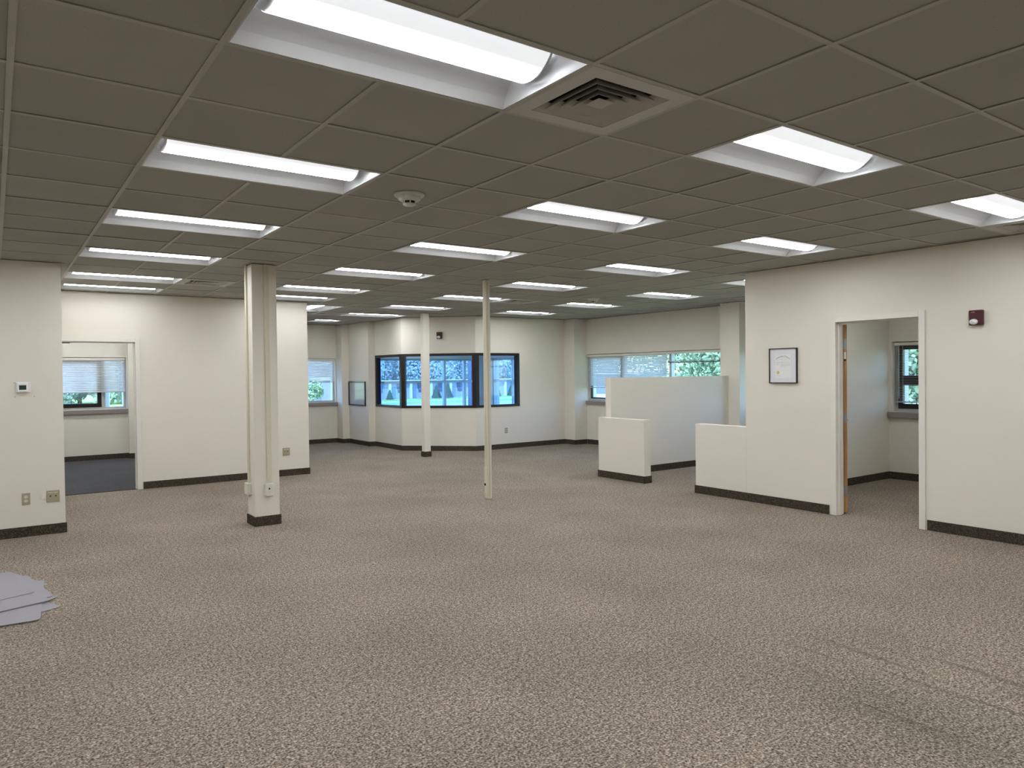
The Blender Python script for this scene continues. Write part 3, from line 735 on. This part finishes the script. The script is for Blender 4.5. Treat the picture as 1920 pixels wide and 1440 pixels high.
# black framed band of inner windows round the corner room
t = thing('window_8', 'black framed band of three inner windows wrapping the corner room', 'window', (6.8, 11.0, BZ0), kind='structure')
LOOP = [(6.25, BY1 - .002), A1, A2, (BX1 - .002, 10.45)]
FO = off_poly(LOOP, -.012); FI = off_poly(LOOP, .09)
for i in range(3):
    wp('bottom_rail', MB().prism([FO[i], FO[i + 1], FI[i + 1], FI[i]], BZ0 + .001, BZ0 + .05), BK, t)
    wp('top_rail', MB().prism([FO[i], FO[i + 1], FI[i + 1], FI[i]], BZ1 - .055, BZ1 - .001), BK, t)
def lerp(p, q, s): return (p[0] + (q[0] - p[0]) * s, p[1] + (q[1] - p[1]) * s)
def along(loop, i, a, b):       # piece of face i between distances a and b from its start
    L_ = (Vector(loop[i + 1]) - Vector(loop[i])).length
    return lerp(loop[i], loop[i + 1], a / L_), lerp(loop[i], loop[i + 1], b / L_)
L0 = [(Vector(LOOP[i + 1]) - Vector(LOOP[i])).length for i in range(3)]
def post(i, a, b, nm):
    t_ = (Vector(LOOP[i + 1]) - Vector(LOOP[i])).normalized(); n_ = Vector((-t_.y, t_.x)); p_ = Vector(LOOP[i])
    q = [p_ + t_ * a - n_ * .012, p_ + t_ * b - n_ * .012, p_ + t_ * b + n_ * .09, p_ + t_ * a + n_ * .09]
    wp(nm, MB().prism([tuple(v) for v in q], BZ0 + .05, BZ1 - .055), BK, t)
post(0, 0, .065, 'end_jamb'); post(2, L0[2] - .07, L0[2], 'end_jamb')
for i in (1, 2):      # wide corner posts, mitred
    P0 = Vector(LOOP[i]); ta = (Vector(LOOP[i - 1]) - P0).normalized(); tb = (Vector(LOOP[i + 1]) - P0).normalized()
    wd = .075
    fo, fi = Vector(FO[i]), Vector(FI[i])
    na = Vector((ta.y, -ta.x)); nb = Vector((-tb.y, tb.x))
    q = [P0 + ta * wd - na * .012, fo, P0 + tb * wd - nb * .012, P0 + tb * wd + nb * .09, fi, P0 + ta * wd + na * .09]
    wp('corner_post', MB().prism([tuple(v) for v in q], BZ0 + .05, BZ1 - .055), BK, t)
GC = off_poly(LOOP, .045)
for i in range(3):
    a, b = Vector(GC[i]), Vector(GC[i + 1]); d_ = (b - a).normalized(); n_ = Vector((-d_.y, d_.x)) * .003
    a = a + d_ * .06; b = b - d_ * .06
    wp('pane', MB().prism([tuple(a - n_), tuple(b - n_), tuple(b + n_), tuple(a + n_)], BZ0 + .05, BZ1 - .055), M['glass_in'], t)

# ------------------------------------------------------------------ venetian blinds (local x along the window, local -y into the room)
def blind(label, loc, rz, length, z_top, z_bot, tilt, pitch=.034, stack=0, dark=False, ws=.0185):
    t = thing('venetian_blind', label, 'blind', (*loc, z_top), rz, 'white slatted window blinds')
    h = length / 2
    MB().box(-h, h, -.02, .02, -.045, -.001).build('head_rail', M['frame_white'], t, bevel=.002)
    sm = MB(); c, s = math.cos(tilt), math.sin(tilt)
    prof = [(-ws, -.0008), (-ws * .4, .0012), (ws * .4, .0012), (ws, -.0008)]
    pts = [(y * c - z * s, y * s + z * c) for y, z in prof]
    for x in (-h + .006, h - .006): sm.v += [(x, y, z) for y, z in pts]
    sm.f = [(q, q + 1, q + 5, q + 4) for q in range(3)]
    me = sm.mesh('blind_slat', M['blind'], smooth=True)
    z = -.058; zb = z_bot - z_top
    while z > zb + .03 + stack:
        o = bpy.data.objects.new('slat', me); COL.objects.link(o); o.parent = t; o.location = (0, 0, z); z -= pitch
    q = zb + .026
    while q < zb + stack + .02 and stack:
        o = bpy.data.objects.new('slat', me); COL.objects.link(o); o.parent = t; o.location = (0, 0, q); q += .004
    MB().box(-h + .004, h - .004, -.013, .013, zb, zb + .018).build('bottom_rail', M['blind_dark'] if dark else M['blind'], t, bevel=.003)
    n = max(2, round(length / .8))
    for k_ in range(n):
        x = -h + .12 + (length - .24) * k_ / (n - 1)
        MB().box(x - .0018, x + .0018, -.0155, -.0145, zb + .01, -.045).build('ladder_cord', M['white_plastic'], t)
    return t
b = blind('white blind hanging half closed in the side office window', (.555, 14.03), 0, 1.78, 1.974, 1.305, R(50))
MB().tube((.77, -.03, -.05), (.775, -.03, -1.10), .0025, 6).build('pull_cord', M['white_plastic'], b)
b = blind('white blind half lowered in the small alcove window', (5.30, 14.325), 0, 1.17, 1.974, 1.425, R(48))
MB().tube((.50, -.03, -.05), (.505, -.03, -1.15), .0025, 6).build('pull_cord', M['white_plastic'], b)
blind('long white closed blind behind the tall partition', (10.115, 8.93), R(-90), 2.33, 1.974, 1.245, R(-52))
blind('short white blind drawn nearly all the way up beside the pilaster', (10.115, 6.97), R(-90), 1.56, 1.974, 1.755, R(6), stack=.02, dark=True, ws=.0125)
b = blind('white blind with open slats in the right office window', (9.93, 2.497), R(-90), 1.47, 1.965, 1.10, R(4), pitch=.0235, ws=.0125)
MB().tube((-.665, -.025, -.05), (-.665, -.025, -.80), .004, 6).build('tilt_wand', M['white_plastic'], b)
blind('white blind lowered in the cubicle window', (10.115, 4.685), R(-90), 1.84, 1.974, 1.55, R(10))

# ------------------------------------------------------------------ things on the walls (local -y out of the wall)
def plate(name, label, cat, loc, rz, w_, h_, material, th=.006, group=None):
    t = thing(name, label, cat, loc, rz, group)
    MB().box(-w_ / 2, w_ / 2, -th, -.0005, -h_ / 2, h_ / 2).build('cover_plate', material, t, bevel=.0025)
    return t
def duplex(label, loc, rz):
    t = plate('power_outlet', label, 'outlet', loc, rz, .070, .115, M['ivory'], group='duplex wall outlets')
    for z in (-.021, .021):
        s = MB().prism_y([(.016 * math.cos(a), z + .0145 * math.sin(a)) for a in [2 * math.pi * q / 12 for q in range(12)]], -.0085, -.006).build('socket', M['ivory_light'], t)
        MB().box(-.0075, -.0045, -.0092, -.0085, z + .0005, z + .0085).build('socket_slot', M['dark'], s)
        MB().box(.0045, .0075, -.0092, -.0085, z + .0005, z + .0085).build('socket_slot', M['dark'], s)
        MB().box(-.002, .002, -.0092, -.0085, z - .009, z - .005).build('ground_hole', M['dark'], s)
    MB().tube((0, -.0075, 0), (0, -.006, 0), .003, 8).build('screw', M['steel'], t)
duplex('beige duplex outlet low on the thermostat wall', (-.435, 6.67, .38), 0)
duplex('beige outlet low on the right face of the corner room', (8.115, 10.45, .38), 0)
def data_plate(label, loc, rz):
    t = plate('data_outlet', label, 'outlet', loc, rz, .115, .118, M['ivory'], .008, 'double data outlet plates')
    for x in (-.023, .023):
        MB().box(x - .006, x + .006, -.0092, -.008, -.004, .008).build('data_jack', M['dark'], t)
        MB().box(x - .020, x + .020, -.0088, -.008, .034, .041).build('label_strip', M['ivory_light'], t)
data_plate('beige double data plate near the end of the thermostat wall', (-.205, 6.67, .385), 0)
data_plate('beige double data plate low on the long left wall', (3.077, 9.35, .387), 0)
tag(MB().box(-.022, .022, -.005, -.0005, -.026, .026).build('blank_plate', M['wall'], bevel=.003), 'painted-over blank cable plate left of the beige data plate', 'plate').location = (-.288, 6.67, .385)

t = plate('thermostat', 'white wall thermostat with dark green screen', 'thermostat', (-.440, 6.67, 1.502), 0, .120, .104, M['white_plastic'], .008)
MB().box(-.050, .042, -.030, -.008, -.050, .042).build('body', M['white_plastic'], t, bevel=.006)
MB().box(-.034, .026, -.0312, -.029, -.026, .020).build('screen', M['lcd'], t)
for q, (x, z) in enumerate(((-.073, .043), (.092, -.095 + .0), (-.067, -.097))):
    MB().tube((x, -.003, z), (x, -.0004, z), .0035, 8).build('screw_anchor', M['dark'], t)

def alarm(label, loc, rz):
    t = thing('fire_alarm', label, 'fire alarm', loc, rz, 'red strobe alarms')
    MB().box(-.060, .060, -.045, -.0005, -.070, .070).build('body', M['red'], t, bevel=.010)
    MB().lathe([(0, .012), (.025, .010), (.037, 0)], 24).build('strobe_lens', M['strobe'], t, smooth=True)
    o = t.children[-1]; o.rotation_euler = (R(90), 0, 0); o.location = (-.015, -.0455, -.038); o.scale = (1, .72, 1)
    o = MB().box(-.012, .012, -.052, -.0565, -.046, -.031).build('strobe_bulb', M['white_plastic'], t)
    for a, b_ in ((-.036, -.028), (-.024, -.006)): MB().box(a, b_, -.0462, -.045, .047, .054).build('raised_mark', M['pink_mark'], t)
alarm('red fire alarm strobe right of the right doorway', (RW, .877, 2.05), R(-90))
alarm('red fire alarm strobe above the corner windows', (6.838 - .0, 10.982, 2.386), R(-45))

def text_mesh(body, size, name, material, bend=0.0):
    cu = bpy.data.curves.new('tmp_text', 'FONT'); cu.body = body; cu.size = size; cu.align_x = 'CENTER'; cu.resolution_u = 2
    o = bpy.data.objects.new('tmp_text', cu); COL.objects.link(o)
    bpy.context.view_layer.update()
    me = bpy.data.meshes.new_from_object(o.evaluated_get(bpy.context.evaluated_depsgraph_get()))
    bpy.data.objects.remove(o); me.name = name
    for v in me.vertices:
        x, y = v.co.x, v.co.y; v.co = (x, 0, y - bend * x * x)
    me.materials.clear(); me.materials.append(material)
    return me
t = thing('framed_certificate', 'black framed certificate with gold seal on the right wall', 'picture', (RW, 2.905, 1.637), R(-90))
fw_, fh_ = .180, .202
mb = MB(); ft = .009
for a, b_, c, d in ((-fw_, fw_, fh_ - ft, fh_), (-fw_, fw_, -fh_, -fh_ + ft), (-fw_, -fw_ + ft, -fh_ + ft, fh_ - ft), (fw_ - ft, fw_, -fh_ + ft, fh_ - ft)):
    mb.box(a, b_, -.028, -.0005, c, d)
mb.build('frame', M['black_gloss'], t)
MB().box(-fw_ + ft, fw_ - ft, -.016, -.004, -fh_ + ft, fh_ - ft).build('mat_board', M['mat_board'], t)
dx0, dx1, dz0, dz1 = -.105, .105, -.145, .130
doc = MB().box(dx0, dx1, -.0168, -.016, dz0, dz1).build('certificate_sheet', M['paper'], t)
o = bpy.data.objects.new('heading_text', text_mesh('United States of America', .0215, 'heading_text', M['ink'], 2.6)); COL.objects.link(o); o.parent = doc; o.location = (0, -.0172, .104)
o.scale = (.82, 1, 1.15)
rb = random.Random(5)
for z, x0, x1, k_ in [(.092, -.05, .05, 1), (.067, -.038, .045, 1), (.046, .02, .07, 1), (.040, -.09, -.04, 1), (.034, -.09, -.035, 1), (.040, -.03, 0, 1), (.031, -.03, .09, 1), (.018, -.09, -.055, 1),
                      (.010, -.09, -.05, 1), (.016, -.03, .09, 1), (.008, -.03, .092, 1), (.000, -.03, .09, 1), (-.008, -.03, -.01, 1), (-.012, -.02, .03, 1), (-.112, -.085, -.04, 1), (-.119, -.085, -.035, 1)]:
    MB().box(x0, x1, -.0171, -.0168, z - .0012, z + .0012).build('print_line', M['ink_grey'], doc)
n = 24
MB().prism_y([((.017 if q % 2 else .0205) * math.cos(2 * math.pi * q / (2 * n)) - .066, -.078 + (.017 if q % 2 else .0205) * math.sin(2 * math.pi * q / (2 * n))) for q in range(2 * n)], -.0176, -.0168).build('gold_seal', M['gold'], doc)

t = thing('whiteboard', 'small dark framed whiteboard on the alcove wall', 'whiteboard', (6.1, 13.49, 1.165), R(-90))
hw, hh = .455, .275
mb = MB(); ft = .030
for a, b_, c, d in ((-hw, hw, hh - ft, hh), (-hw, hw, -hh, -hh + ft), (-hw, -hw + ft, -hh + ft, hh - ft), (hw - ft, hw, -hh + ft, hh - ft)):
    mb.box(a, b_, -.028, -.0005, c, d)
mb.build('frame', M['black_gloss'], t); MB().box(-hw + ft, hw - ft, -.014, -.003, -hh + ft, hh - ft).build('writing_surface', M['board'], t)

# ------------------------------------------------------------------ loose plastic sheets on the carpet
def sheet(label, corner, ang, lx, ly, z, lift=0.0):
    """rounded thin sheet; corner is one corner, the two sides run along ang and ang+90"""
    t_ = bmesh.new(); n, m_ = 18, 14; rr = .035
    pts = []
    for cx_, cy_, a0 in ((lx - rr, ly - rr, 0), (rr, ly - rr, 90), (rr, rr, 180), (lx - rr, rr, 270)):
        for q in range(5): a = R(a0 + q * 22.5); pts.append((cx_ + rr * math.cos(a), cy_ + rr * math.sin(a)))
    vs_ = [t_.verts.new((x, y, 0)) for x, y in pts]; f = t_.faces.new(vs_)
    r_ = bmesh.ops.extrude_face_region(t_, geom=[f])
    for v in r_['geom']:
        if isinstance(v, bmesh.types.BMVert): v.co.z += .0028
    bmesh.ops.recalc_face_normals(t_, faces=t_.faces)
    me = bpy.data.meshes.new('plastic_sheet'); t_.to_mesh(me); t_.free(); me.materials.append(M['sheet'])
    o = bpy.data.objects.new('plastic_sheet', me); COL.objects.link(o)
    o.location = (corner[0], corner[1], z); o.rotation_euler = (0, lift, ang)
    tag(o, label, 'plastic sheet', 'clear plastic sheets piled on the carpet'); return o
sheet('bottom plastic sheet of the pile whose corner reaches farthest right', (-.32, 3.81), R(115), .9, .6, .0035)
sheet('second lowest plastic sheet, its tip just behind the farthest right corner', (-.315, 4.09), R(135), .9, .6, .0070)
sheet('large plastic sheet of the pile with a long straight right edge', (-.46, 3.55), R(86), 1.09, .9, .0105)
sheet('plastic sheet at the back of the pile with a rounded far corner', (-.49, 4.87), R(190), .9, .8, .0150)
sheet('second plastic sheet from the top with a bright front edge', (-.375, 3.96), R(106), .9, .6, .0215)
sheet('topmost plastic sheet of the pile', (-.455, 4.24), R(111), .85, .6, .0270)
sheet('plastic sheet peeking out farthest at the back of the pile', (-.60, 5.16), R(200), .9, .7, .0005)

# ------------------------------------------------------------------ outside
GZ = -3.4
mb = MB(); mb.box(-160, 260, 14.9, 108, GZ - .3, GZ); mb.box(10.6, 260, -90, 14.9, GZ - .3, GZ)
struct('ground', mb, M['asphalt'], 'pale paved car park outside the windows', 'pavement')
mb = MB(); mb.box(-160, 260, 108, 260, GZ - .3, GZ + .05)
struct('ground_lawn', mb, M['grass'], 'sunny lawn in front of the long building', 'lawn')
mb = MB(); mb.box(-160, 260, 117.2, 118.6, GZ + .05, GZ + .09)
struct('ground_footpath', mb, M['concrete'], 'pale footpath crossing the lawn', 'footpath')
mb = MB(); mb.box(13, 60, -40, 34, GZ, GZ + .06)
struct('ground_lawn_right', mb, M['grass'], 'lawn under the trees right of the building', 'lawn')
mb = MB(); mb.box(-4.5, 10.52, 14.63, 14.8, GZ - .3, -.02); mb.box(10.37, 10.52, -5.9, 14.63, GZ - .3, -.02)
struct('wall_outside_below', mb, M['ext_brick'], 'outside masonry below the window floor', 'facade')
# far building
bl = thing('long_building', 'long low grey building with white piers across the road', 'building', (75, 132, GZ + .05))
wp('wall', MB().box(38, 125, 132, 144, GZ + .05, .0), M['ext_wall'], bl)
wp('roof_edge', MB().box(37.5, 125.5, 131.2, 144.5, .0, .35), M['ext_white'], bl)
k_ = 0
x = 40.5
while x < 124:
    wp('pier', MB().box(x, x + .55, 131.5, 131.999, GZ + .06, -.001), M['ext_white'], bl)
    wi = wp('window', MB().box(x + 2.0, x + 3.5, 131.9, 131.999, -1.35, -.15), M['ext_dark'], bl)
    wi = wp('window', MB().box(x + 2.2, x + 3.5, 131.9, 131.999, -2.05, -1.5), M['ext_dark'], bl)
    wp('door_panel', MB().box(x + .9, x + 1.7, 131.9, 131.999, GZ + .06, -1.0), M['ext_blue'], bl)
    x += 4.75; k_ += 1
bl = thing('low_shed', 'low blue-grey building beyond the lawn seen through the alcove window', 'building', (52, 126, GZ + .05))
wp('wall', MB().box(46.6, 56.5, 122, 127, GZ + .05, .75), M['ext_blue'], bl)
wp('roof_edge', MB().box(46.3, 56.8, 121.7, 127.3, .75, 1.15), M['ext_white'], bl)
bl = thing('blue_shed', 'plain blue metal building seen low past the right blind', 'building', (120, 118, GZ + .05))
wp('wall', MB().box(112, 136, 112, 124, GZ + .05, 1.2), M['ext_blue'], bl)
wp('roof_edge', MB().box(111.6, 136.4, 111.6, 124.4, 1.2, 1.6), M['ext_white'], bl)

def crown_mesh(name, material, rx_, rz_, n, leaf, seed, cz, nl=14):
    r = random.Random(seed); mb = MB()
    lobes = [(Vector((r.uniform(-.6, .6) * rx_, r.uniform(-.6, .6) * rx_, cz + r.uniform(-.65, .65) * rz_)), r.uniform(.35, .6)) for _ in range(nl)]
    for _ in range(n):
        c, s = r.choice(lobes)
        d = Vector((r.gauss(0, 1), r.gauss(0, 1), r.gauss(0, 1))).normalized()
        p = c + Vector((d.x * rx_, d.y * rx_, d.z * rz_)) * s * r.uniform(.75, 1.05)
        a = (d + Vector((r.uniform(-.7, .7), r.uniform(-.7, .7), r.uniform(-.2, .9)))).normalized()
        u = a.orthogonal().normalized(); v = a.cross(u); th = r.uniform(0, 6.28)
        u, v = u * math.cos(th) + v * math.sin(th), v * math.cos(th) - u * math.sin(th)
        q = leaf * r.uniform(.6, 1.3)
        mb.quad(tuple(p - u * q), tuple(p - v * q * .6), tuple(p + u * q), tuple(p + v * q * .6))
    return mb.mesh(name, material)
def trunk_mesh(h, r_):
    mb = MB(); mb.lathe([(r_ * 1.3, 0), (r_, h * .15), (r_ * .7, h * .6), (r_ * .35, h)], 10)
    for a in range(5):
        t_ = a * 1.26; z = h * (.45 + .08 * a); mb.tube((0, 0, z), (math.cos(t_) * h * .22, math.sin(t_) * h * .22, z + h * .22), r_ * .3, 6)
    return mb.mesh('tree_trunk', M['bark'], smooth=True)
near_crowns = [crown_mesh('tree_crown', M['leaf'], 3.4, 3.8, 22000, .085, s, 5.0) for s in (1, 2)]
near_trunk = trunk_mesh(6.0, .16)
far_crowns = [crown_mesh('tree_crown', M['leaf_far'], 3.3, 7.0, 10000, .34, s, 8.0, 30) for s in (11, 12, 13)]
far_trunk = trunk_mesh(11.0, .3)
def tree(label, loc, crown, trunk, sc_, rz, group):
    t = thing('leafy_tree', label, 'tree', loc, rz, group); t.scale = (sc_, sc_, sc_)
    for n_, me in (('crown', crown), ('trunk', trunk)):
        o = bpy.data.objects.new(n_, me); COL.objects.link(o); o.parent = t
    return t
rt = random.Random(21)
for q, (x, y) in enumerate([(23, 17.6), (22, 8.7), (24, -.2), (32, 13.2), (32.5, 4.3), (31.5, 22.2)]):
    tree('bright green leafy tree close outside the right windows', (x, y, GZ + .06), near_crowns[q % 2], near_trunk, rt.uniform(.92, 1.12), rt.uniform(0, 6), 'trees close outside the right windows')
for q in range(36):
    x = -14 + (q // 2) * 9.0 + 4.5 * (q % 2)
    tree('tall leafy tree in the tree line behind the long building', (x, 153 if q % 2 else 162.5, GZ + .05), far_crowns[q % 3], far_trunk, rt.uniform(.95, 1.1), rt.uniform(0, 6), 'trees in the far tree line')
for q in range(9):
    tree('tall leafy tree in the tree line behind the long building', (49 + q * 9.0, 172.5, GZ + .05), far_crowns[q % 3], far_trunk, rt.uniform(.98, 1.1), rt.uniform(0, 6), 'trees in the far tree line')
sh_c = crown_mesh('tree_crown', M['leaf'], 1.9, 1.8, 1500, .22, 31, 2.6); sh_t = trunk_mesh(3.0, .1)
for q, (x, y) in enumerate([(5.5, 112), (12.5, 115), (19.5, 112), (42.6, 115.5), (36, 116)]):
    tree('small round tree on the lawn across the car park', (x, y, GZ + .05), sh_c, sh_t, 1.0 + .15 * (q % 3), q, 'small trees on the lawn')
def conifer_mesh(h, r_, seed):
    r = random.Random(seed); mb = MB()
    for _ in range(1600):
        s = r.random() ** .7; z = h * (1 - s) ** 1.0; z = h * (1 - s); rad = r_ * s * r.uniform(.8, 1.05); a = r.uniform(0, 6.28)
        p = Vector((rad * math.cos(a), rad * math.sin(a), .15 + z)); d = Vector((math.cos(a), math.sin(a), -.35)); v = Vector((-math.sin(a), math.cos(a), r.uniform(-.3, .3)))
        q = .16 * r.uniform(.7, 1.4); mb.quad(tuple(p - d * q), tuple(p - v * q * .6), tuple(p + d * q * 1.4), tuple(p + v * q * .6))
    return mb.mesh('conifer_needles', M['conifer'])
cm = conifer_mesh(2.7, .95, 4); ct = MB().lathe([(.08, 0), (.05, 1.6), (.02, 2.6)], 8).mesh('conifer_stem', M['bark'])
for x, y, s, lab in [(73.2, 128, 1.0, 'small spruce before the long building, left of the pair'), (75.9, 128, 1.1, 'small spruce before the long building, right of the pair'),
                     (59.5, 129, .62, 'low clipped shrub before the long building, left of the spruces'), (63.2, 129, .7, 'bushy shrub before the long building, between pole and spruces'),
                     (88.5, 128, .7, 'dark shrub before the right end of the long building'), (92, 128, .85, 'pointed shrub at the right end of the long building')]:
    t = thing('small_conifer', lab, 'shrub', (x, y, GZ + .05)); t.scale = (s, s, s)
    for n_, me in (('needles', cm), ('stem', ct)):
        o = bpy.data.objects.new(n_, me); COL.objects.link(o); o.parent = t
t = thing('lamp_post', 'grey car park lamp post left of the corner room view', 'lamp post', (27.6, 58, GZ))
wp('pole', MB().lathe([(.19, 0), (.17, 3), (.13, 9)], 14, (27.6, 58, GZ)), M['ext_blue'], t)
wp('base', MB().lathe([(.0, .0), (.32, 0), (.32, .7), (0, .7)], 14, (27.6, 58, GZ)), M['concrete'], t)
wp('lamp_head', MB().box(26.9, 28.3, 57.8, 58.2, GZ + 8.9, GZ + 9.1), M['ext_dark'], t)
t = thing('outside_post', 'fluted blue-grey metal clad post outside the corner room', 'post', (10.42, 15.0, GZ))
n = 20
wp('shaft', MB().prism([(10.42 + (.26 if q % 2 else .235) * math.cos(2 * math.pi * q / n), 15.15 + (.26 if q % 2 else .235) * math.sin(2 * math.pi * q / n)) for q in range(n)], GZ, H + .2), M['ext_blue'], t)
t = thing('outside_pipe', 'pale green pipe post just outside the side office window', 'post', (1.27, 15.6, GZ))
wp('shaft', MB().lathe([(.075, 0), (.075, 5.0)], 16, (1.27, 15.6, GZ)), M['aluminium'], t)
